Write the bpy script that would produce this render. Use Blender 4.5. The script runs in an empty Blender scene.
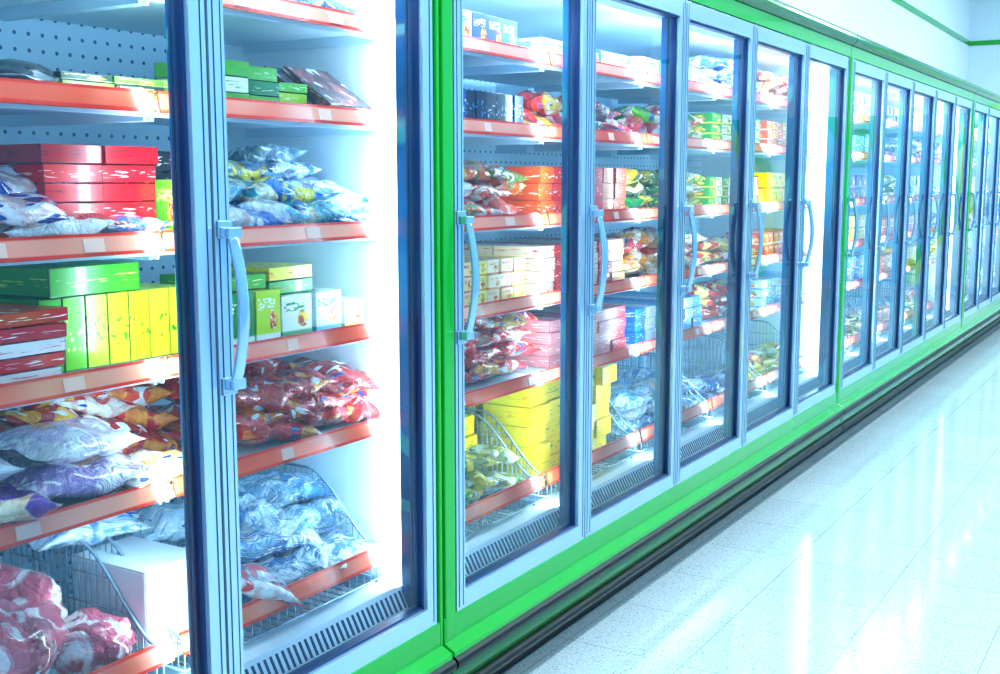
import bpy, math, random
from mathutils import Matrix, Vector, Euler, noise
R = random.Random(7)
scene = bpy.context.scene

# ------------------------------------------------------------------ helpers
def lin(c):
    return c/12.92 if c <= 0.04045 else ((c+0.055)/1.055)**2.4
def H(h):
    h = h.lstrip('#')
    return tuple(lin(int(h[i:i+2], 16)/255) for i in (0, 2, 4))

class MB:
    def __init__(s):
        s.v=[]; s.f=[]; s.mi=[]; s.uv=[]; s.a=[]; s.b=[]; s.sm=[]
    def face(s, idx, m=0, uv=None, c1=(1,1,1,0), c2=(1,1,1,0), sm=False):
        s.f.append(idx); s.mi.append(m); s.sm.append(sm)
        s.uv.append(uv if uv else [(0,0),(1,0),(1,1),(0,1)][:len(idx)] + [(0,0)]*max(0,len(idx)-4))
        s.a.append(c1); s.b.append(c2)
    def box(s, M, size, m=0, c1=(1,1,1,0), c2=(1,1,1,0)):
        """box centred on M origin"""
        x,y,z=[k/2 for k in size]; n=len(s.v)
        for p in ((-x,-y,-z),(x,-y,-z),(x,y,-z),(-x,y,-z),(-x,-y,z),(x,-y,z),(x,y,z),(-x,y,z)):
            s.v.append(M@Vector(p))
        U=[(0,0),(1,0),(1,1),(0,1)]
        for q in ((0,1,5,4),(1,2,6,5),(2,3,7,6),(3,0,4,7),(4,5,6,7),(3,2,1,0)):
            s.face([n+k for k in q],m,U,c1,c2)
    def bb(s,x0,x1,y0,y1,z0,z1,m=0,c1=(1,1,1,0),c2=(1,1,1,0)):
        s.box(Matrix.Translation(((x0+x1)/2,(y0+y1)/2,(z0+z1)/2)),(abs(x1-x0),abs(y1-y0),abs(z1-z0)),m,c1,c2)
    def tube(s, pts, r, n=6, m=0, sx=1.0, closed=False):
        pts=[Vector(p) for p in pts]; base=len(s.v); L=len(pts)
        for i,p in enumerate(pts):
            t=(pts[min(i+1,L-1)]-pts[max(i-1,0)]).normalized()
            ref=Vector((0,1,0)) if abs(t.y)<0.9 else Vector((1,0,0))
            a=t.cross(ref).normalized(); b=t.cross(a).normalized()
            for k in range(n):
                an=2*math.pi*k/n
                s.v.append(p+a*math.cos(an)*r+b*math.sin(an)*r*sx)
        for i in range(L-1):
            for k in range(n):
                k2=(k+1)%n
                s.face([base+i*n+k,base+i*n+k2,base+(i+1)*n+k2,base+(i+1)*n+k],m,None,sm=True)
        s.face([base+k for k in range(n)][::-1],m,[(0,0)]*n)
        s.face([base+(L-1)*n+k for k in range(n)],m,[(0,0)]*n)
    def prof(s, pts, y0, y1, m=0):
        """extrude an x,z profile (closed) along y"""
        n=len(pts); b=len(s.v)
        for y in (y0,y1):
            for p in pts: s.v.append(Vector((p[0],y,p[1])))
        for k in range(n):
            k2=(k+1)%n
            s.face([b+k,b+k2,b+n+k2,b+n+k],m,None)
        s.face([b+k for k in range(n)][::-1],m,[(0,0)]*n)
        s.face([b+n+k for k in range(n)],m,[(0,0)]*n)
    def bag(s, M, L, W, Hh, c1, c2, m=0, seed=0.0, nu=18, nv=12, wr=1.0):
        """sealed pillow bag: one closed surface, length along local X, width Y, thickness Z"""
        b=len(s.v); ring=2*nv
        for i in range(nu+1):
            u=-1+2*i/nu
            uu=min(abs(u)/0.92,1)
            for j in range(ring):
                side=1 if j<nv else -1
                v=(-1+2*j/nv) if side>0 else (1-2*(j-nv)/nv)
                p=max(0.0,1-uu**2.6)**0.55*max(0.0,1-abs(v)**2.6)**0.6
                nz=noise.noise(Vector((u*1.8+seed*13,v*1.6,seed*7+side)))
                n2=noise.noise(Vector((u*4+seed*31,v*3,seed*3+side*2)))
                n3=abs(noise.noise(Vector((u*4+v*2+seed*3,v*3-u*2,seed*5))))
                z=side*(0.0012+Hh/2*p*(1+0.5*nz*wr+0.22*n2*wr-0.5*n3*wr))
                z+=0.012*wr*noise.noise(Vector((u*1.5,v*1.5,seed*9)))*(1+abs(u))
                if uu>=1: z+=0.003*math.sin(v*12+seed*9)
                y=v*W/2*(1-0.07*(1-uu**2)+0.04*noise.noise(Vector((u*3,seed*4,1+v))))
                x=u*L/2*(1-0.05*(1-v*v)*0.5)
                s.v.append(M@Vector((x,y,z+Hh*0.5)))
        for i in range(nu):
            for j in range(ring):
                j2=(j+1)%ring
                v0=j/nv if j<nv else 2-j/nv
                v1=(j+1)/nv if j<nv else 2-(j+1)/nv
                s.face([b+i*ring+j,b+(i+1)*ring+j,b+(i+1)*ring+j2,b+i*ring+j2],m,
                       [(i/nu,v0),((i+1)/nu,v0),((i+1)/nu,v1),(i/nu,v1)],(*c1,seed),(*c2,seed),True)
    def blob(s, M, sx, sy, sz, seed, m=0, nu=20, nv=12):
        b=len(s.v)
        for i in range(nv+1):
            th=math.pi*i/nv
            for k in range(nu):
                ph=2*math.pi*k/nu
                d=Vector((math.sin(th)*math.cos(ph),math.sin(th)*math.sin(ph),math.cos(th)))
                r=1+0.32*noise.noise(d*1.5+Vector((seed*9,0,0)))+0.1*noise.noise(d*4+Vector((seed*5,0,2)))
                s.v.append(M@Vector((d.x*sx*r,d.y*sy*r,d.z*sz*r)))
        for i in range(nv):
            for k in range(nu):
                k2=(k+1)%nu
                s.face([b+i*nu+k,b+(i+1)*nu+k,b+(i+1)*nu+k2,b+i*nu+k2],m,None,(1,1,1,seed),sm=True)
    def make(s, name, mats, parent=None, bevel=0, sub=0):
        me=bpy.data.meshes.new(name)
        me.from_pydata([tuple(p) for p in s.v],[],s.f)
        for m in mats: me.materials.append(m)
        me.polygons.foreach_set('material_index',s.mi)
        me.polygons.foreach_set('use_smooth',s.sm)
        me.uv_layers.new(name='UVMap')
        me.attributes.new('c1','FLOAT_COLOR','CORNER'); me.attributes.new('c2','FLOAT_COLOR','CORNER')
        fu=[];fa=[];fb=[]
        for f,uv,a,b in zip(s.f,s.uv,s.a,s.b):
            for k in range(len(f)):
                fu.extend(uv[k]); fa.extend(a); fb.extend(b)
        me.uv_layers['UVMap'].data.foreach_set('uv',fu)
        me.attributes['c1'].data.foreach_set('color',fa)
        me.attributes['c2'].data.foreach_set('color',fb)
        me.update()
        o=bpy.data.objects.new(name,me); scene.collection.objects.link(o)
        if parent: o.parent=parent
        if bevel:
            md=o.modifiers.new('bevel','BEVEL'); md.width=bevel; md.segments=2; md.limit_method='ANGLE'
        if sub:
            md=o.modifiers.new('sub','SUBSURF'); md.levels=sub; md.render_levels=sub
        return o

# ------------------------------------------------------------------ materials
class NT:
    def __init__(s,name):
        s.m=bpy.data.materials.new(name); s.m.use_nodes=True
        s.t=s.m.node_tree; s.t.nodes.clear()
        s.out=s.t.nodes.new('ShaderNodeOutputMaterial')
    def n(s,typ,**k):
        nd=s.t.nodes.new(typ)
        for a,b in k.items(): setattr(nd,a,b)
        return nd
    def l(s,a,b): s.t.links.new(a,b)
    def val(s,sock,v):
        if hasattr(v,'is_output'): s.l(v,sock)
        else: sock.default_value=v
    def math(s,op,a,b=0.0,c=0.0,clamp=False):
        n=s.n('ShaderNodeMath',operation=op); n.use_clamp=clamp
        s.val(n.inputs[0],a); s.val(n.inputs[1],b)
        if len(n.inputs)>2: s.val(n.inputs[2],c)
        return n.outputs[0]
    def mix(s,f,a,b,bt='MIX'):
        n=s.n('ShaderNodeMix',data_type='RGBA',blend_type=bt)
        s.val(n.inputs[0],f)
        for k,v in ((6,a),(7,b)):
            if not hasattr(v,'is_output') and len(v)==3: v=(*v,1)
            s.val(n.inputs[k],v)
        return n.outputs[2]
    def ss(s,x,a,b):
        n=s.n('ShaderNodeMapRange',interpolation_type='SMOOTHSTEP')
        s.val(n.inputs[0],x); n.inputs[1].default_value=a; n.inputs[2].default_value=b
        return n.outputs[0]
    def noise(s,vec,scale,detail=2,out=0,dist=0):
        n=s.n('ShaderNodeTexNoise'); n.inputs['Scale'].default_value=scale
        n.inputs['Detail'].default_value=detail; n.inputs['Distortion'].default_value=dist
        if vec: s.l(vec,n.inputs['Vector'])
        return n.outputs[out]
    def vmul(s,v,k):
        n=s.n('ShaderNodeVectorMath',operation='MULTIPLY'); s.l(v,n.inputs[0]); n.inputs[1].default_value=k; return n.outputs[0]
    def vadd(s,v,w):
        n=s.n('ShaderNodeVectorMath',operation='ADD'); s.l(v,n.inputs[0]); s.val(n.inputs[1],w); return n.outputs[0]
    def pr(s,col,rough=.4,metal=0,**k):
        p=s.n('ShaderNodeBsdfPrincipled')
        if not hasattr(col,'is_output') and len(col)==3: col=(*col,1)
        s.val(p.inputs['Base Color'],col); s.val(p.inputs['Roughness'],rough); s.val(p.inputs['Metallic'],metal)
        for a,b in k.items(): s.val(p.inputs[a.replace('_',' ')],b)
        s.l(p.outputs[0],s.out.inputs[0]); return p
    def bump(s,p,h,st=.3,d=.01):
        b=s.n('ShaderNodeBump'); b.inputs['Strength'].default_value=st; b.inputs['Distance'].default_value=d
        s.l(h,b.inputs['Height']); s.l(b.outputs[0],p.inputs['Normal'])

def simple(name,hexc,rough=.4,metal=0,var=.06,scale=8,**k):
    t=NT(name); tc=t.n('ShaderNodeTexCoord').outputs['Object']
    c=H(hexc); nz=t.noise(tc,scale,3)
    col=t.mix(nz,tuple(x*(1-var) for x in c),tuple(min(1,x*(1+var)) for x in c))
    t.pr(col,rough,metal,**k); return t.m

green=simple('green_enamel','#0AA52C',.2,0,.05,3,Coat_Weight=.4)
green_dk=simple('dark_green_enamel','#016A26',.2,0,.08,3,Coat_Weight=.25)
black_rubber=simple('black_rubber','#04120E',.45)
alu=simple('brushed_aluminium','#B2CFE2',.22,.65,.05,6)
alu_d=simple('dark_aluminium','#2A5476',.25,.6,.05,6)
handle_m=simple('handle_metal','#B0CCDF',.14,.8,.05,6)
gasket=simple('door_gasket','#0C3560',.35)
white_int=simple('white_enamel','#E4F2F9',.35)
grey_sh=simple('shelf_enamel','#C8E1F0',.35)
wire=simple('basket_wire','#A0B8C6',.25,.6)
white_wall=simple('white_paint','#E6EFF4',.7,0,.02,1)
slot=simple('grille_slot','#1A4468',.6)

def mk_perf():
    t=NT('perforated_back_panel'); tc=t.n('ShaderNodeTexCoord').outputs['Object']
    sp=t.n('ShaderNodeSeparateXYZ'); t.l(tc,sp.inputs[0])
    def d(o):
        a=t.math('MULTIPLY',o,1/0.04); a=t.math('FRACT',a); a=t.math('SUBTRACT',a,.5); return t.math('MULTIPLY',a,a)
    r=t.math('SQRT',t.math('ADD',d(sp.outputs[1]),d(sp.outputs[2])))
    f=t.ss(r,.11,.15)
    t.pr(t.mix(f,H('#3A6C96'),H('#C4E4F6')),.4); return t.m
perf=mk_perf()

def mk_rail():
    t=NT('price_rail_plastic'); tc=t.n('ShaderNodeTexCoord').outputs['Object']; uv=t.n('ShaderNodeTexCoord').outputs['UV']
    su=t.n('ShaderNodeSeparateXYZ'); t.l(uv,su.inputs[0]); sp=t.n('ShaderNodeSeparateXYZ'); t.l(tc,sp.inputs[0])
    m=t.math('MULTIPLY',t.ss(su.outputs[1],.12,.2),t.math('SUBTRACT',1,t.ss(su.outputs[1],.82,.9)))
    nz=t.noise(tc,2.2,2)
    c=t.mix(m,H('#EC3412'),t.mix(t.ss(nz,.42,.6),H('#FA6238'),H('#FFA688')))
    t.pr(c,.22,0,Coat_Weight=.4); return t.m
rail=mk_rail()
tag=simple('price_tag_paper','#FFC8B4',.4)

def mk_mull(name,ca,cb):
    t=NT(name); tc=t.n('ShaderNodeTexCoord').outputs['Object']
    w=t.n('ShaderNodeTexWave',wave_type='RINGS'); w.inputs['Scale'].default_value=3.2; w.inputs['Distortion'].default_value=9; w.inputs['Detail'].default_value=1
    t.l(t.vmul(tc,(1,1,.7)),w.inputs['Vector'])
    f=t.ss(w.outputs['Fac'],.84,.98)  # teal ring lines: reflections painted into the mullion colour
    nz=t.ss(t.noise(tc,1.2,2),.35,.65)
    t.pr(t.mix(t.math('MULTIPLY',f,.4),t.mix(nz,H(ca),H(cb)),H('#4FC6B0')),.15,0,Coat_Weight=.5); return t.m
mull=mk_mull('mullion_trim','#0A3566','#2488C8')
mull_lit=mk_mull('mullion_trim_lamplit','#2A78B0','#7FC4EC')  # same trim, with the lamp brightness of the far freezers put into its colour

def mk_glass():
    t=NT('door_glass')
    tr=t.n('ShaderNodeBsdfTransparent'); tr.inputs[0].default_value=(.90,.968,1.0,1)
    g=t.n('ShaderNodeBsdfGlossy'); g.inputs['Roughness'].default_value=.01; g.inputs[0].default_value=(.75,.92,1,1)
    fr=t.n('ShaderNodeFresnel'); fr.inputs[0].default_value=1.55
    f=t.math('MULTIPLY',fr.outputs[0],1.0,clamp=True)
    mx=t.n('ShaderNodeMixShader'); t.l(f,mx.inputs[0]); t.l(tr.outputs[0],mx.inputs[1]); t.l(g.outputs[0],mx.inputs[2])
    t.l(mx.outputs[0],t.out.inputs[0]); return t.m
glass=mk_glass()

def attr(t,name):
    a=t.n('ShaderNodeAttribute',attribute_name=name); return a
def mk_carton():
    t=NT('printed_carton'); a=attr(t,'c1'); b=attr(t,'c2')
    uv=t.n('ShaderNodeTexCoord').outputs['UV']; su=t.n('ShaderNodeSeparateXYZ'); t.l(uv,su.inputs[0])
    u,v=su.outputs[0],su.outputs[1]
    sd=t.n('ShaderNodeCombineXYZ')
    s10=t.math('MULTIPLY',a.outputs['Alpha'],37.0); t.l(s10,sd.inputs[0]); t.l(s10,sd.inputs[2])
    q=t.vadd(uv,sd.outputs[0])
    du=t.math('SUBTRACT',u,.68); dv=t.math('SUBTRACT',v,.40)
    r=t.math('SQRT',t.math('ADD',t.math('MULTIPLY',du,t.math('MULTIPLY',du,1.4)),t.math('MULTIPLY',dv,dv)))
    nz=t.noise(q,5,3)
    r=t.math('ADD',r,t.math('MULTIPLY',nz,.18))
    pic=t.math('SUBTRACT',1,t.ss(r,.28,.31))
    food=t.mix(t.ss(t.noise(q,7,3),.4,.6),H('#FFD23A'),H('#C23A10'))
    food=t.mix(t.ss(t.noise(q,11,2),.58,.66),food,H('#F6F4EA'))
    tx=t.noise(t.vmul(q,(7,20,1)),1.0,2)
    band=t.math('MULTIPLY',t.ss(v,.6,.63),t.math('SUBTRACT',1,t.ss(v,.82,.85)))
    band=t.math('MULTIPLY',band,t.math('MULTIPLY',t.ss(u,.06,.09),t.math('SUBTRACT',1,t.ss(u,.76,.8))))
    txt=t.math('MULTIPLY',band,t.ss(tx,.49,.53))
    lo=t.math('MULTIPLY',t.math('SUBTRACT',1,t.ss(v,.1,.16)),.9)
    col=t.mix(pic,a.outputs['Color'],food)
    col=t.mix(lo,col,b.outputs['Color'])
    col=t.mix(txt,col,b.outputs['Color'])
    t.pr(col,.35); return t.m
carton_m=mk_carton()
def mk_plain():
    t=NT('plain_carton'); a=attr(t,'c1'); b=attr(t,'c2')
    uv=t.n('ShaderNodeTexCoord').outputs['UV']; su=t.n('ShaderNodeSeparateXYZ'); t.l(uv,su.inputs[0])
    s10=t.math('MULTIPLY',a.outputs['Alpha'],37.0); sd=t.n('ShaderNodeCombineXYZ'); t.l(s10,sd.inputs[0])
    q=t.vadd(uv,sd.outputs[0])
    tx=t.ss(t.noise(t.vmul(q,(4,9,1)),1.0,1),.60,.64)
    m=t.math('MULTIPLY',t.ss(su.outputs[1],.25,.3),t.math('SUBTRACT',1,t.ss(su.outputs[1],.7,.75)))
    def edge(o): return t.math('ABSOLUTE',t.math('SUBTRACT',o,.5))
    e=t.ss(t.math('MAXIMUM',edge(su.outputs[0]),edge(su.outputs[1])),.475,.495)
    col=t.mix(t.math('MULTIPLY',m,tx),a.outputs['Color'],b.outputs['Color'])
    edge_shade=t.mix(1.0,a.outputs['Color'],H('#9A8A80'),'MULTIPLY')  # darker box edges: shade between stacked cartons put into the colour
    t.pr(t.mix(t.math('MULTIPLY',e,.8),col,edge_shade),.3,0,Coat_Weight=.3); return t.m
plain_m=mk_plain()
def mk_bag():
    t=NT('printed_plastic_bag'); a=attr(t,'c1'); b=attr(t,'c2')
    uv=t.n('ShaderNodeTexCoord').outputs['UV']; oc=t.n('ShaderNodeTexCoord').outputs['Object']
    s10=t.math('MULTIPLY',a.outputs['Alpha'],41.0); sd=t.n('ShaderNodeCombineXYZ'); t.l(s10,sd.inputs[0]); t.l(s10,sd.inputs[1])
    q=t.vadd(uv,sd.outputs[0])
    m1=t.ss(t.noise(q,2.6,1,dist=.5),.50,.54)
    food=t.mix(t.ss(t.noise(q,8,3),.4,.62),b.outputs['Color'],t.mix(.5,b.outputs['Color'],H('#C24A12')))
    col=t.mix(m1,a.outputs['Color'],food)
    m2=t.ss(t.noise(t.vmul(q,(1,1.8,1)),3.2,1,dist=.3),.63,.65)
    col=t.mix(m2,col,H('#F7FAFA'))
    m3=t.ss(t.noise(t.vmul(t.vadd(q,(5.3,2.1,0)),(1,2.2,1)),3.5,0),.74,.76)
    col=t.mix(m3,col,H('#1548A0'))
    p=t.pr(col,.22,0,Coat_Weight=1.0,Coat_Roughness=.05)
    t.bump(p,t.noise(oc,26,4,dist=2.4),.9,.022); return t.m
bag_m=mk_bag()
def mk_clear():
    t=NT('clear_film_pack'); a=attr(t,'c1'); b=attr(t,'c2')
    uv=t.n('ShaderNodeTexCoord').outputs['UV']; oc=t.n('ShaderNodeTexCoord').outputs['Object']
    s10=t.math('MULTIPLY',a.outputs['Alpha'],41.0); sd=t.n('ShaderNodeCombineXYZ'); t.l(s10,sd.inputs[0])
    q=t.vadd(uv,sd.outputs[0])
    col=t.mix(t.ss(t.noise(q,2.6,3,dist=1.2),.44,.56),a.outputs['Color'],b.outputs['Color'])
    col=t.mix(t.ss(t.noise(t.vmul(q,(1,2.5,1)),4,2,dist=1.5),.58,.62),col,H('#FFFFFF'))
    p=t.pr(col,.15,0,Coat_Weight=1.0,Coat_Roughness=.05)
    t.bump(p,t.noise(oc,18,4,dist=2.5),1.0,.028); return t.m
clear_m=mk_clear()
def mk_meat():
    t=NT('frozen_meat'); oc=t.n('ShaderNodeTexCoord').outputs['Object']
    n1=t.noise(oc,9,3,dist=1.2); n2=t.noise(oc,12,4,dist=1.5)
    c=t.mix(t.ss(n1,.4,.6),H('#A81030'),H('#E05A72'))
    c=t.mix(t.ss(n2,.50,.60),c,H('#FBE4E0'))
    p=t.pr(c,.2,0,Coat_Weight=1.0,Coat_Roughness=.06)
    t.bump(p,t.noise(oc,25,4,dist=1.5),.9,.018); return t.m
meat_m=mk_meat()
PM=[carton_m,plain_m,bag_m,clear_m,meat_m]
CA,PL,BG,CL,ME=0,1,2,3,4

def mk_floor():
    t=NT('terrazzo_tile_floor'); oc=t.n('ShaderNodeTexCoord').outputs['Object']
    br=t.n('ShaderNodeTexBrick'); br.offset=0; br.inputs['Scale'].default_value=1.0
    br.inputs['Brick Width'].default_value=.4; br.inputs['Row Height'].default_value=.4; br.inputs['Mortar Size'].default_value=.0020
    br.inputs['Mortar Smooth'].default_value=.3; br.inputs['Bias'].default_value=0
    t.l(oc,br.inputs['Vector'])
    br.inputs['Color1'].default_value=(*H('#B6C6CC'),1); br.inputs['Color2'].default_value=(*H('#BECDD2'),1)
    br.inputs['Mortar'].default_value=(*H('#869AA2'),1)
    v=t.n('ShaderNodeTexVoronoi'); v.inputs['Scale'].default_value=95; t.l(oc,v.inputs['Vector'])
    f=t.math('SUBTRACT',1,t.ss(v.outputs['Distance'],.25,.38))
    sel=t.n('ShaderNodeSeparateXYZ'); t.l(v.outputs['Color'],sel.inputs[0])
    f=t.math('MULTIPLY',f,t.ss(sel.outputs[0],.5,.55))
    col=t.mix(t.math('MULTIPLY',f,.6),br.outputs['Color'],H('#587888'))
    f2=t.ss(t.noise(oc,130,2),.54,.6)
    col=t.mix(t.math('MULTIPLY',f2,.4),col,H('#ECF4F6'))
    ro=t.math('ADD',.05,t.math('MULTIPLY',t.noise(oc,6,3),.12))
    p=t.pr(col,ro,0,Specular_IOR_Level=1.0)
    return t.m
floor_m=mk_floor()

def mk_mural():
    t=NT('leaf_mural_print'); oc=t.n('ShaderNodeTexCoord').outputs['Object']
    w=t.n('ShaderNodeTexWave',wave_type='RINGS'); w.inputs['Scale'].default_value=.55; w.inputs['Distortion'].default_value=6; w.inputs['Detail'].default_value=1; w.inputs['Detail Scale'].default_value=.6
    t.l(oc,w.inputs['Vector'])
    c=t.mix(t.ss(w.outputs['Fac'],.3,.36),H('#8FD4EC'),H('#3FCF4A'))
    c=t.mix(t.ss(w.outputs['Fac'],.5,.55),c,H('#E0FA4C'))
    c=t.mix(t.ss(w.outputs['Fac'],.66,.68),c,H('#F2FBF8'))
    t.pr(c,.4); return t.m
mural_m=mk_mural()

# ------------------------------------------------------------------ room
XW=-1.05; YE=16.4; XR=5.6; Y0=-4.0; ZC=4.3
def slab(name,x0,x1,y0,y1,z0,z1,m):
    b=MB(); b.bb(x0,x1,y0,y1,z0,z1); return b.make(name,[m])
slab('floor',XW-.1,XR+.1,Y0-.1,YE+.1,-.1,0,floor_m)
slab('ceiling',XW-.1,XR+.1,Y0-.1,YE+.1,ZC,ZC+.1,white_wall)
slab('wall_left',XW-.1,XW,Y0-.1,YE+.1,0,ZC,white_wall)
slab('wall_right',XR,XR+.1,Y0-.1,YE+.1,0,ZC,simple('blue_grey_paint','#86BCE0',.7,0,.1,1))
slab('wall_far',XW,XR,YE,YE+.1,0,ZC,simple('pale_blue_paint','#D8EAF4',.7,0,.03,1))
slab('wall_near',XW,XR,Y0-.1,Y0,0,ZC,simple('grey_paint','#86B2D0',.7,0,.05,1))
b=MB(); b.bb(XW,XW+.012,Y0,YE,3.27,3.33); b.bb(XW,XW+.012,Y0,YE,3.95,4.1); b.make('trim_1',[green])
b=MB(); b.bb(XW+.012,XR,YE-.012,YE,3.27,3.33); b.bb(XW+.012,XR,YE-.012,YE,3.95,4.1); b.make('trim_2',[green])
b=MB(); b.bb(.4,XR-.2,YE-.03,YE,.1,2.4,0); b.make('wall_mural',[mural_m])

# ------------------------------------------------------------------ freezers
SH=[1.89,1.66,1.38,1.12,.863]
DW=.77; XB=-.82; XF=-.13; XK=-.66
ZB=.33; ZT=2.16
def freezer(y0,nd,mm=mull,pw=1.0):
    y1=y0+nd*DW
    e=bpy.data.objects.new('display_freezer',None); scene.collection.objects.link(e)
    # carcass
    c=MB()
    c.bb(XB-.05,XB,y0-.04,y1+.04,.1,2.28,0)           # back
    c.bb(XB,-.03,y0-.03,y0,.3,ZT,0); c.bb(XB,-.03,y1,y1+.03,.3,ZT,0)
    c.bb(XB,-.02,y0,y1,2.10,2.28,0)                   # roof
    c.bb(XB,-.16,y0,y1,.12,.40,0)                     # floor pan
    c.bb(XB,-.02,y0,y1,.12,.33,0)
    c.make('carcass',[white_int],e,.003)
    p=MB(); p.bb(XB,XB+.012,y0+.001,y1-.001,.41,2.09); p.make('back_panel',[perf],e)
    # air grille
    g=MB()
    g.prof([(-.05,.331),(-.05,.36),(-.085,.425),(-.16,.43),(-.16,.331)],y0+.002,y1-.002,0)
    g.make('air_grille',[white_int],e)
    g=MB(); y=y0+.06
    while y<y1-.03:
        g.box(Matrix.Translation((-.0670,y,.392))@Matrix.Rotation(-math.atan2(.035,.065),4,'Y'),(.004,.007,.048),0)
        y+=.02
    g.make('grille_slots',[slot],e)
    # base trim
    t=MB()
    t.prof([(-.05,.33),(.022,.33),(.022,.262),(.055,.245),(.055,.205),(-.05,.205)],y0-.06,y1+.02,0)
    t.prof([(-.05,.2),(.045,.2),(.050,.175),(.050,.160),(.030,.11),(-.05,.11)],y0-.06,y1+.02,1)
    t.bb(-.09,-.05,y0-.06,y1+.02,0,.33,2)
    t.make('base_trim',[green,green_dk,black_rubber],e,.003)
    t=MB(); t.prof([(.045+.024*math.cos(a),.2125+.020*math.sin(a)) for a in [math.pi*2*k/12 for k in range(12)]],y0-.06,y1+.02,0)
    t.prof([(.045+.016*math.cos(a),.124+.018*math.sin(a)) for a in [math.pi*2*k/12 for k in range(12)]],y0-.06,y1+.02,0)
    t.make('bumper_rail',[black_rubber],e)
    # header
    h=MB()
    h.prof([(-.1,2.165),(.02,2.165),(.024,2.225),(-.1,2.225)],y0-.06,y1+.02,0)
    arc=[(-.03+.085*math.cos(a),2.262+.045*math.sin(a)) for a in [ -math.pi/2+math.pi*k/12 for k in range(13)]]
    h.prof([(-.1,2.217)]+arc+[(-.1,2.307)],y0-.06,y1+.02,1)
    h.make('header',[green,green_dk],e,.002)
    # posts
    t=MB(); t.bb(-.04,.024,y0-.055,y0-.008,.262,2.165); t.bb(-.04,.024,y1+.008,y1+.02,.262,2.165)
    t.make('corner_post',[green],e,.003)
    # mullions
    m=MB()
    for k in range(nd+1):
        y=y0+k*DW
        a,bb_=(y-.030,y+.030)
        if k==0: a=y
        if k==nd: bb_=y
        m.bb(-.062 if 0<k<nd else -.078,-.03,a,bb_,.34,2.1,0)
    m.make('mullion',[mm],e,.004)
    # shelves
    s=MB(); rl=MB(); tg=MB()
    for z in SH:
        for k in range(nd):
            a=y0+k*DW+.006; d=a+DW-.012
            s.bb(XK,XF-.004,a,d,z-.014,z+.002,0)
            s.bb(XK,XK+.012,a,d,z,z+.03,0)
            s.bb(XF-.03,XF-.012,a,d,z-.03,z-.014,0)
            s.box(Matrix.Translation(((XB+XK)/2,a+.02,z-.02)),(XK-XB,.006,.05),0)
            s.box(Matrix.Translation((XF-.25,a+.004,z-.024)),(.46,.006,.03),0)
            s.box(Matrix.Translation((XF-.25,d-.004,z-.024)),(.46,.006,.03),0)
            M=Matrix.Translation((XF+.004,(a+d)/2,z-.001))@Matrix.Rotation(-.22,4,'Y')
            rl.box(M,(.006,d-a,.044),0)
            yy=a+.05+R.random()*.2
            while yy<d-.08:
                tg.box(Matrix.Translation((XF+.0085,yy,z-.001))@Matrix.Rotation(-.22,4,'Y'),(.0015,.035+.02*R.random(),.026),0)
                yy+=.2+R.random()*.3
    s.make('shelves',[grey_sh],e,.001); rl.make('price_rails',[rail],e); tg.make('price_tags',[tag],e)
    # wire baskets
    w=MB(); br=MB()
    for k in range(nd):
        a=y0+k*DW+.03; d=a+DW-.06
        zt=.50; zb=.44
        br.box(Matrix.Translation((XF-.0,(a+d)/2,.51))@Matrix.Rotation(-.22,4,'Y'),(.006,d-a+.03,.05),0)
        def top(x):
            q=min(1,max(0,(XF-.01-x)/.26)); return .51+.20*(q*q*(3-2*q))
        xs=[XF-.01-.02*i for i in range(26)]
        for yy in (a,d):
            w.tube([(x,yy,top(x)) for x in xs],.0042,6,0)
            for x in xs[::1]: w.tube([(x,yy,zb),(x,yy,top(x))],.0018,4,0)
            w.tube([(xs[0],yy,zb),(xs[-1],yy,zb)],.003,5,0)
            for zz in (.5,.57,.64):
                st=[x for x in xs if top(x)>=zz-.001]
                if len(st)>1: w.tube([(st[0],yy,zz),(st[-1],yy,zz)],.0018,4,0)
        for x in (xs[0],xs[-1]): 
            w.tube([(x,a,zb),(x,d,zb)],.003,5,0)
        w.tube([(xs[-1],a,.71),(xs[-1],d,.71)],.0042,6,0)
        yy=a
        while yy<d:
            w.tube([(xs[0],yy,.50),(xs[0],yy,zb),(xs[-1],yy,zb),(xs[-1],yy,.71)],.0018,4,0); yy+=.03
        w.bb(xs[-1],xs[0],a+.01,a+.02,.40,.438,0); w.bb(xs[-1],xs[0],d-.02,d-.01,.40,.438,0)
    w.make('wire_baskets',[wire],e); br.make('basket_rails',[rail],e)
    # doors
    for k in range(nd):
        a=y0+k*DW+.004; d=a+DW-.008; fw=.042
        f=MB()
        f.bb(-.024,.02,a,a+fw,ZB,ZT,0); f.bb(-.024,.02,d-fw,d,ZB,ZT,0)
        f.bb(-.024,.02,a+fw,d-fw,ZB,ZB+fw+.01,0); f.bb(-.024,.02,a+fw,d-fw,ZT-fw-.02,ZT,0)
        for (p,q) in ((a+.010,a+.013),(a+.031,a+.033),(d-.015,d-.012)):
            f.bb(.02,.0212,p,q,ZB+.01,ZT-.01,1)
        f.make('door_frame',[alu,alu_d],e,.004)
        g=MB(); i=.007
        g.bb(-.02,.008,a+fw,a+fw+i,ZB+.05,ZT-.06); g.bb(-.02,.008,d-fw-i,d-fw,ZB+.05,ZT-.06)
        g.bb(-.02,.008,a+fw,d-fw,ZB+.052,ZB+.052+i); g.bb(-.02,.008,a+fw,d-fw,ZT-.062-i,ZT-.062)
        g.bb(-.030,-.024,a+.002,a+fw+.006,ZB,ZT); g.bb(-.030,-.024,d-fw-.006,d-.002,ZB,ZT)
        g.make('door_gasket',[gasket],e)
        g=MB(); x=0.0
        for P in ((x,a+fw,ZB+.05),(x,d-fw,ZB+.05),(x,d-fw,ZT-.06),(x,a+fw,ZT-.06)): g.v.append(Vector(P))
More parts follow.
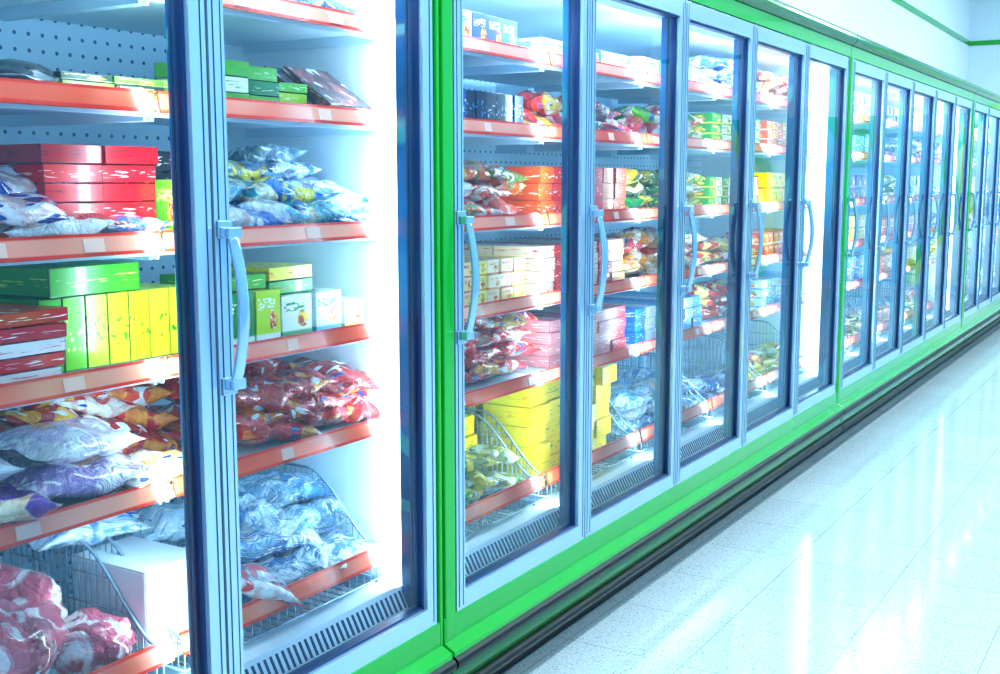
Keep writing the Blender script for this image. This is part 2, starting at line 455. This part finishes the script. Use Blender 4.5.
        g.face([0,1,2,3],0); g.make('door_glass',[glass],e)
        # handle
        hb=MB(); hy=a+.022; z0,z1=1.095,1.40
        pts=[]
        for i in range(17):
            q=i/16; z=z1-(z1-z0)*q
            pts.append((.042+.024*math.sin(math.pi*q)**.8, hy+.004*math.sin(math.pi*q), z))
        hb.tube(pts,.0095,12,0,1.45)
        for zz in (z0,z1):
            hb.box(Matrix.Translation((.037,hy,zz)),(.036,.036,.022),0)
            hb.box(Matrix.Translation((.024,hy,zz+(.006 if zz==z1 else -.006))),(.009,.040,.036),0)
        hb.make('door_handle',[handle_m],e,.004)
    # cabinet lamps (LED strips behind mullions)
    for k in range(nd+1):
        y=y0+k*DW
        if k==0: y+=.03
        if k==nd: y-=.03
        L=bpy.data.lights.new('freezer_lamp','AREA'); L.shape='RECTANGLE'; L.size=1.66; L.size_y=.03
        L.energy=LAMP*pw*(1.0 if 0<k<nd else 1.05); L.color=(.62,.87,1.0)
        o=bpy.data.objects.new('lamp_strip',L); scene.collection.objects.link(o); o.parent=e
        o.location=(-.084,y,1.24); o.rotation_euler=(0,math.radians(90),0)
    L=bpy.data.lights.new('freezer_top_lamp','AREA'); L.shape='RECTANGLE'; L.size=.03; L.size_y=y1-y0-.1
    L.energy=LAMP*pw*nd*.5; L.color=(.66,.88,1)
    o=bpy.data.objects.new('lamp_top',L); scene.collection.objects.link(o); o.parent=e
    o.location=(-.10,(y0+y1)/2,2.09); o.rotation_euler=(0,math.radians(35),0)
    return e
LAMP=7.4
C1=2.41-2*DW
freezer(C1-2*DW,4)      # y -0.67 .. 2.41
C2=2.50; freezer(C2,5)
C3=C2+5*DW+.09; freezer(C3,5,mull_lit,1.3)
C4=C3+5*DW+.09; freezer(C4,5,mull_lit,1.3)

# ------------------------------------------------------------------ goods
def T(x,y,z,rx=0,ry=0,rz=0):
    return Matrix.Translation((x,y,z))@Euler((rx,ry,rz)).to_matrix().to_4x4()
def carton(b,xf,yc,z0,dx,dy,dz,c1,c2,m=CA,rz=0):
    s=R.random(); b.box(T(xf-dx/2,yc,z0+dz/2,0,0,rz),(dx,dy,dz),m,(*H(c1),s),(*H(c2),s))
def bag(b,x,y,z,L,W,Hh,c1,c2,m=BG,rx=0,ry=0,rz=math.pi/2,hi=True,wr=1.0):
    b.bag(T(x,y,z,rx,ry,rz),L,W,Hh,H(c1),H(c2),m,R.random(),18 if hi else 10,10 if hi else 6,wr)
def box_row(name,z,ya,yb,w,h,d,cols,xf=-.17,m=CA,layers=1,rows=2,gap=.003,jit=.01):
    b=MB(); y=ya+w/2; i=0
    while y+w/2<=yb+.001:
        for l in range(layers):
            c=cols[(i//2)%len(cols)] if layers==1 else cols[(i//1)%len(cols)]
            for r in range(rows):
                carton(b,xf-r*(d+.004)-R.random()*jit,y,z+.003+l*(h+.001),d,w-gap,h,c[0],c[1],m,(R.random()-.5)*.03)
        y+=w; i+=1
    return b.make(name,PM,None,.0015)
def bag_pile(name,z,ya,yb,cols,L=.24,W=.17,Hh=.06,layers=2,m=BG,xf=-.17,hi=True,rows=2,step=.17,tilt=.25,wr=1.0):
    b=MB()
    for r in range(rows):
        for l in range(layers):
            y=ya+step*.5+(step*.4 if l%2 else 0)
            while y<yb-step*.25:
                c=R.choice(cols)
                bag(b,xf-W*.5-r*W*.95-R.random()*.02,y+(R.random()-.5)*.02,z+.004+l*Hh*.8+R.random()*.01,L*R.uniform(.9,1.05),W,Hh*R.uniform(.85,1.15),c[0],c[1],m,
                    (R.random()-.5)*tilt,(R.random()-.2)*tilt,math.pi/2+(R.random()-.5)*.7,hi,wr)
                y+=step
    return b.make(name,PM,None,0,1)

T0,A,B_,C,D=SH
# ---- first freezer: left door view
b=MB()
b.blob(T(-.26,1.38,A+.035),.09,.11,.030,.3,ME)
b.make('frozen_poultry_pack',[simple('dark_film','#1E2A34',.2,Coat_Weight=.6)]*5)
b=MB()
for i in range(3):
    for l in range(3): carton(b,-.21-.005*l,1.55+i*.13,A+.004+l*.017,.3,.125,.015,['#7FA63A','#A9C24A','#3D4E33'][(l+i)%3],'#F3E9C0',CA)
b.make('frozen_dessert_trays',PM,None,.0015)
bag_pile('frozen_bread_bags',T0,1.2,2.38,[('#DDECF5','#86A9C4'),('#1E4A70','#B8D5E6'),('#F2F8FB','#2A7AC0')],layers=2)
# shelf B : red boxes + bags
b=MB()
for i,(yy,n) in enumerate(((1.50,5),(1.645,5))):
    for l in range(n):
        carton(b,-.21-R.random()*.012,yy,B_+.004+l*.038,.22,.14,.036,'#D8000E' if (l+i)%4 else '#B00010','#FFDCD0' if l%2 else '#6A0008',PL,(R.random()-.5)*.05)
b.make('frozen_pizza_boxes',PM,None,.0015)
b=MB()
for l in range(4): carton(b,-.24,1.765,B_+.004+l*.046,.2,.075,.043,'#1C1418','#E8D9D0',PL)
b.make('frozen_shellfish_boxes',PM,None,.0015)
b=MB()
bag(b,-.19,1.42,B_+.010,.27,.13,.05,'#F4F7FB','#C9463A',BG,rz=1.5)
bag(b,-.20,1.30,B_+.045,.24,.15,.055,'#2E2A90','#F2F0F8',BG,rz=1.3,rx=.3)
bag(b,-.30,1.34,B_+.09,.24,.15,.06,'#0E4FB0','#F2F6FA',BG,rz=1.6,rx=.5)
bag(b,-.185,1.60,B_+.010,.20,.10,.045,'#F4F7FB','#3A6CB4',BG,rz=1.7)
b.make('frozen_cauliflower_bags',PM,None,0,1)
b=MB(); carton(b,-.165,1.755,B_+.004,.07,.06,.12,'#7EDC2A','#FFF08A',CA); b.make('frozen_pea_box',PM,None,.0015)
# shelf C : yellow-green cartons
b=MB(); y=1.44
cols=[('#3FA30E','#F7F34A'),('#6CBC0C','#FFFFA0'),('#B4DA00','#4E8A02'),('#C9E100','#4E8A02'),('#B9DC00','#4E8A02'),('#E0EC10','#4E8A02')]
for i in range(7):
    c=cols[min(i,5)]; carton(b,-.225,y,C+.004,.22,.052,.148,c[0],c[1],PL); y+=.055
carton(b,-.225,1.55,C+.154,.2,.23,.058,'#3FA00C','#C8EE5A',PL,.03)
b.make('frozen_spinach_boxes',PM,None,.0015)
b=MB()
for l in range(5): carton(b,-.152-R.random()*.01,1.305+.004*l,C+.004+l*.028,.2,.21,.026,'#D00010' if l in(1,3,4) else '#FBF3F2','#FFFFFF' if l in (1,3,4) else '#D8121C',PL,(R.random()-.5)*.12)
b.make('frozen_lasagne_boxes',PM,None,.0015)
# shelf D : big bags
b=MB()
bag(b,-.25,1.44,D+.006,.34,.24,.085,'#F3F1F8','#B99AD6',CL,rz=1.5)
bag(b,-.24,1.46,D+.085,.28,.21,.07,'#FAFBFD','#D8C8E8',CL,rz=1.75,rx=.15)
bag(b,-.20,1.25,D+.01,.24,.2,.08,'#6A1F9E','#F4E8C8',BG,rz=1.2)
bag(b,-.26,1.22,D+.08,.24,.2,.07,'#4A2A8A','#E6EEF8',BG,rz=1.2)
bag(b,-.19,1.62,D+.008,.2,.16,.06,'#F4F1E8','#E3C56A',BG,rz=1.6,ry=.1)
b.make('frozen_dumpling_bags',PM,None,0,1)
b=MB()
for l in range(4):
    for i in range(3):
        bag(b,-.42-.02*l,1.55+i*.115,D+.006+l*.05,.20,.2,.07,['#D20A08','#F0460C','#B3020A'][(i+l)%3],['#FFC32A','#F7EDE0','#F09010'][i%3],BG,rz=1.5+R.uniform(-.3,.3),rx=R.uniform(-.2,.2),ry=.15)
b.make('frozen_shrimp_bags',PM,None,0,1)
# basket left door : meat + white box
b=MB()
for (x,y,z,sx,sy,sz) in ((-.24,1.30,.60,.10,.14,.09),(-.23,1.49,.55,.08,.10,.06),(-.37,1.40,.62,.11,.12,.09),(-.38,1.2,.6,.1,.12,.08),(-.22,1.12,.56,.09,.12,.07)):
    b.blob(T(x,y,z,0,0,R.random()*3),sx,sy,sz,R.random(),ME,28,18)
b.make('frozen_meat_joints',PM)
b=MB()
for (x,y,z,c) in ((-.53,1.62,.72,'#1E72C8'),(-.50,1.74,.77,'#BDDBF0'),(-.54,1.5,.70,'#E4F4FC'),(-.55,1.74,.66,'#0C5FB8'),(-.44,1.66,.68,'#5FA0D8')):
    bag(b,x,y,z,.26,.16,.065,'#E6F3FC',c,CL,rz=R.uniform(1.3,1.8),rx=R.uniform(-.2,.2))
b.make('frozen_fish_fillet_bags',PM,None,0,1)
b=MB(); carton(b,-.19,1.70,.450,.24,.17,.22,'#F3F8FA','#EFF6FA',PL); b.make('styrofoam_box',PM,None,.006)

# ---- first freezer: right door view
b=MB()
for i,(yy,c,cc,h,n) in enumerate(((1.93,'#F3F6E8','#3FA535',.036,3),(2.03,'#0F7A2A','#E9F6D8',.034,3),(2.135,'#B0D80A','#FFFFFF',.024,3),)):
    for l in range(n): carton(b,-.19-R.random()*.01,yy,A+.004+l*h,.2,.1,h-.002,c if l%2 else '#5CB31A',cc,PL,(R.random()-.5)*.08)
b.make('frozen_pastry_boxes',PM,None,.0015)
b=MB()
b.box(T(-.225,2.29,A+.070,0,.62,.10),(.17,.19,.020),BG,(*H('#4E0508'),.3),(*H('#A23A30'),.3))
b.box(T(-.29,2.29,A+.072,0,.62,.10),(.17,.19,.020),BG,(*H('#3A0A12'),.7),(*H('#A84030'),.7))
b.box(T(-.35,2.29,A+.072,0,.62,.10),(.17,.19,.020),BG,(*H('#6E1A12'),.5),(*H('#A84030'),.5))
b.make('frozen_steak_packs',PM,None,.004)
b=MB()
for i in range(14):
    y=1.95+(i%5)*.10+R.uniform(-.02,.02)-(.02 if i>9 else 0); l=i//5
    c=[('#0E68C8','#EAF6FB'),('#7FC8E8','#F4FAFC'),('#0F96A8','#E8F6D0'),('#F1E22A','#1A7AD0'),('#BDDFF0','#4F96C0')][(i+l)%5]
    bag(b,-.245-.05*l,y,B_+.006+l*.055,.22,.17,.065,c[0],c[1],CL if i%2 else BG,rz=R.uniform(1.1,2.0),rx=R.uniform(-.25,.25),ry=R.uniform(-.1,.2))
bag(b,-.33,2.16,B_+.145,.24,.17,.06,'#98B4C4','#3E6E8A',CL,rz=1.8,rx=-.3)
b.make('frozen_mixed_vegetable_bags',PM,None,0,1)
b=MB()
spec=[(1.93,.10,.12,'#1E8A2A','#F3F7E0'),(2.03,.08,.12,'#BFE00A','#FFFFFF'),(2.13,.11,.10,'#F1F3EC','#3A9A48'),(2.25,.10,.10,'#D9ECF0','#3E8ED0'),(2.355,.08,.07,'#F0F4E8','#E8B020')]
for yy,w,h,c,cc in spec:
    for r in range(2): carton(b,-.20-r*.2,yy,C+.004,.18,w,h,c,cc,CA,(R.random()-.5)*.04)
for l in range(2): carton(b,-.23,2.14,C+.106+l*.035,.18,.17,.032,'#FFE820' if l else '#3FA535','#E98A1A',PL,.05)
carton(b,-.23,1.97,C+.126,.18,.17,.036,'#5CB40C','#FFF08A',PL,-.05)
b.make('frozen_vegetable_boxes',PM,None,.0015)
b=MB()
for l in range(4):
    for i in range(5):
        for r in range(2):
            if l==3 and (i>2 or r==0): continue
            bag(b,-.24-.15*r-.015*l,1.96+i*.10+R.uniform(-.01,.02),D+.004+l*.044,.20,.17,.06,R.choice(['#D4000A','#E60010','#B80006']),R.choice(['#C20008','#F08A18','#D00A04','#F0B040']),BG,rz=R.uniform(1.0,2.1),rx=R.uniform(-.25,.25),ry=R.uniform(-.05,.2))
b.make('frozen_noodle_bags',PM,None,0,1)
b=MB()
for i in range(18):
    l=i//6
    bag(b,-.24-.08*l-R.random()*.04,1.925+(i%6)*.082+R.uniform(-.02,.02),.475+l*.075,.24,.19,.075,R.choice(['#E6F4FC','#C3E0F2','#8FC0E2']),R.choice(['#2A6FB0','#7DA8C8','#D8ECF8','#3F80B8']),CL,rz=R.uniform(.8,2.3),rx=R.uniform(-.3,.3),ry=R.uniform(-.1,.25))
bag(b,-.19,1.92,.53,.24,.17,.06,'#E3000A','#F7FAFA',BG,rz=1.3,ry=.5,rx=.2)
b.make('frozen_whole_fish_bags',PM,None,0,1)

# far-left part of freezer 1 (outside the frame, seen from the side)
for z in SH:
    bag_pile('frozen_food_bags',z,-.6,1.0,[('#2A8AD0','#F2F6FA'),('#E0301A','#F7D34A'),('#3FA535','#F2F6E0')],hi=False,rows=1)

# ---- freezer 2
def dr(k,base=C2): return base+k*DW+.03, base+(k+1)*DW-.03
a,d=dr(0)
box_row('frozen_ice_cream_boxes',T0,a,d,.09,.10,.15,[('#1A6AC8','#FFFFFF'),('#D8EBFB','#2A6AC0'),('#4E5FC0','#FFFFFF')],layers=1)
box_row('frozen_dinner_boxes',A,a,d,.055,.105,.2,[('#0B2340','#4FA4E8'),('#071828','#C8E2FA'),('#1C4F9A','#FFFFFF')],layers=1,m=PL)
b=MB()
for l in range(2): carton(b,-.18,a+.09,B_+.004+l*.05,.2,.18,.048,'#FFE10A' if not l else '#1A6ACB','#1E3F8A',PL)
b.make('frozen_waffle_boxes',PM,None,.0015)
bag_pile('frozen_carrot_bags',B_,a+.26,d,[('#FF6A00','#2F9A25'),('#FF4A00','#FFD82A'),('#F24A00','#F8F2E0')],layers=3,step=.13,Hh=.065)
box_row('frozen_yogurt_boxes',C,a,d,.075,.045,.15,[('#F7E4C0','#F2902A'),('#FFD890','#D8506A'),('#FFEC80','#E8A01A')],layers=3)
bag_pile('frozen_potato_bags',D,a,a+.27,[('#6CB61A','#F7E22A'),('#F7E9A0','#4E8A1A'),('#F4F1E8','#D8306A')],layers=3,step=.12,Hh=.06,L=.20)
bag_pile('frozen_berry_bags',D,a+.33,d+.03,[('#E0000A','#F7F1EA'),('#F0100A','#FFFFFF'),('#C8000E','#F0B020'),('#E80010','#D00008')],layers=4,step=.12,Hh=.065)
b=MB()
for l in range(4):
    for i in range(4): carton(b,-.36-R.random()*.03,a+.30+i*.11,.455+l*.065,.2,.105,.063,'#FFDC00' if (i+l)%3 else '#F7EA00','#2F9525',PL,(R.random()-.5)*.12)
b.make('frozen_fish_stick_boxes',PM,None,.0015)
bag_pile('frozen_corn_bags',.47,a+.02,d-.04,[('#FFE21A','#4FA50A'),('#F7F8E2','#6CB61A'),('#3E9A0A','#F7F22A')],layers=3,step=.16,Hh=.065,rows=1,tilt=.5)
# door 2
a,d=dr(1)
box_row('frozen_cake_boxes',T0,a,d,.11,.07,.18,[('#BCDBF8','#1A5AC0'),('#1A5FC0','#FFFFFF')],layers=1)
bag_pile('frozen_pepper_bags',A,a,d-.04,[('#E0100A','#FFD82A'),('#2F9A25','#F24A0A'),('#D8000A','#F7F1EA')],layers=2,step=.14,Hh=.07)
box_row('frozen_nugget_boxes',B_,a,d,.095,.055,.18,[('#FF5A00','#FFF3D0'),('#F01A00','#FFFFFF'),('#FF7A1A','#D8001A')],layers=3,m=PL)
box_row('frozen_strudel_boxes',C,a,d,.11,.04,.18,[('#F7D8C0','#E0101A'),('#E8141A','#FFFFFF'),('#FFC070','#FFFFFF')],layers=4,m=PL)
box_row('frozen_pie_boxes',D,a+.08,d,.12,.04,.18,[('#F79A98','#FFFFFF'),('#F03A3A','#FFFFFF'),('#FBC8B8','#E0305A')],layers=4,m=PL)
box_row('frozen_cheese_pastry_boxes',.455,a+.02,d-.04,.13,.068,.2,[('#FFE000','#F0A800'),('#FFD800','#2F9525')],layers=5,m=PL,xf=-.20,jit=.05)
# door 3
a,d=dr(2)
box_row('frozen_tart_boxes',T0,a,d,.1,.08,.18,[('#BCDBF8','#2F9525'),('#5FA4F0','#FFFFFF')],layers=1)
bag_pile('frozen_bean_bags',A,a+.04,d,[('#2F9525','#FFE12A'),('#E0100A','#F7F1EA'),('#6CB61A','#F7F7F0')],layers=2,step=.14,Hh=.07)
bag_pile('frozen_broccoli_bags',B_,a,d,[('#1F8A2A','#F7E22A'),('#F7F8E2','#3E9A1A'),('#FFD200','#1F6A1A')],layers=3,step=.14,Hh=.06)
bag_pile('frozen_onion_ring_bags',C,a,d,[('#E0400A','#F7E9A0'),('#C8140E','#F7F1EA'),('#F0A020','#F7E0C0')],layers=3,step=.14,Hh=.06)
box_row('frozen_meal_boxes',D,a,d,.1,.045,.18,[('#0A7AD8','#FFFFFF'),('#E4F0FB','#E0101A'),('#4AB8E8','#FFFFFF')],layers=3,m=PL)
bag_pile('frozen_chicken_bags',.46,a+.02,d-.04,[('#D6ECF8','#4F98D2'),('#A8D0EC','#F0E0D0')],layers=3,step=.16,Hh=.07,rows=2,m=CL)
# doors further along
PAL=[[('#1F8A2A','#F7E22A'),('#F7F8E2','#3E9A1A')],[('#E0100A','#FFE980'),('#F24A0A','#FFFFFF')],[('#0A6AD0','#FFFFFF'),('#C8E3FB','#0A5AC0')],
     [('#FFD800','#D8200A'),('#FFEC80','#2F9525')],[('#FF5A10','#FFFFFF'),('#F7BD60','#B0101A')],[('#2A1A5A','#B080E0'),('#0B2340','#4FA4E8')],[('#BDDFF6','#3E8AC0'),('#5FB8E0','#FFFFFF')]]
names=['frozen_snack','frozen_soup','frozen_fruit','frozen_bakery','frozen_sauce','frozen_garlic_bread','frozen_mince']
def auto(base,ks):
    for k in ks:
        a,d=dr(k,base)
        for z in SH+[.45]:
            p=R.choice(PAL); nm=R.choice(names)
            xf=-.17 if z>.5 else -.20
            if R.random()<.5:
                h=R.choice([.045,.06,.08]); box_row(nm+'_boxes',z,a,d,R.choice([.08,.1,.13]),h,.2,p,layers=int(.17/h),rows=1,xf=xf)
            else:
                bag_pile(nm+'_bags',z,a+.02,d-.02,p,layers=R.choice([2,3]),step=.15,Hh=.06,hi=False,rows=1,xf=xf)
auto(C2,[3,4]); auto(C3,range(5)); auto(C4,range(5))

# ------------------------------------------------------------------ ceiling lights
for x in (1.4,3.8):
    for yy in (-2.5,1.5,5.5,9.5,13.5):
        L=bpy.data.lights.new('ceiling_light','AREA'); L.shape='RECTANGLE'; L.size=.35; L.size_y=2.6
        L.energy=84; L.color=(.80,.94,1)
        o=bpy.data.objects.new('ceiling_light',L); scene.collection.objects.link(o); o.location=(x,yy,ZC-.06)
w=bpy.data.worlds.new('world'); scene.world=w; w.use_nodes=True
w.node_tree.nodes['Background'].inputs[0].default_value=(.85,.93,1,1); w.node_tree.nodes['Background'].inputs[1].default_value=.6

# ------------------------------------------------------------------ camera
cam=bpy.data.cameras.new('camera'); co=bpy.data.objects.new('camera',cam); scene.collection.objects.link(co)
al=math.radians(31.3); th=math.radians(7.75)
F=Vector((-math.sin(al)*math.cos(th),math.cos(al)*math.cos(th),-math.sin(th)))
Rt=Vector((math.cos(al),math.sin(al),0)); U=Rt.cross(F)
M=Matrix((( Rt.x,U.x,-F.x,1.68),(Rt.y,U.y,-F.y,0),(Rt.z,U.z,-F.z,1.5),(0,0,0,1)))
co.matrix_world=M
cam.sensor_width=36; cam.lens=41.1; cam.clip_start=.05; cam.clip_end=100
scene.camera=co
scene.view_settings.view_transform='Standard'
try: scene.view_settings.look='Medium High Contrast'
except Exception as ex: print('look',ex)
scene.view_settings.exposure=0.0
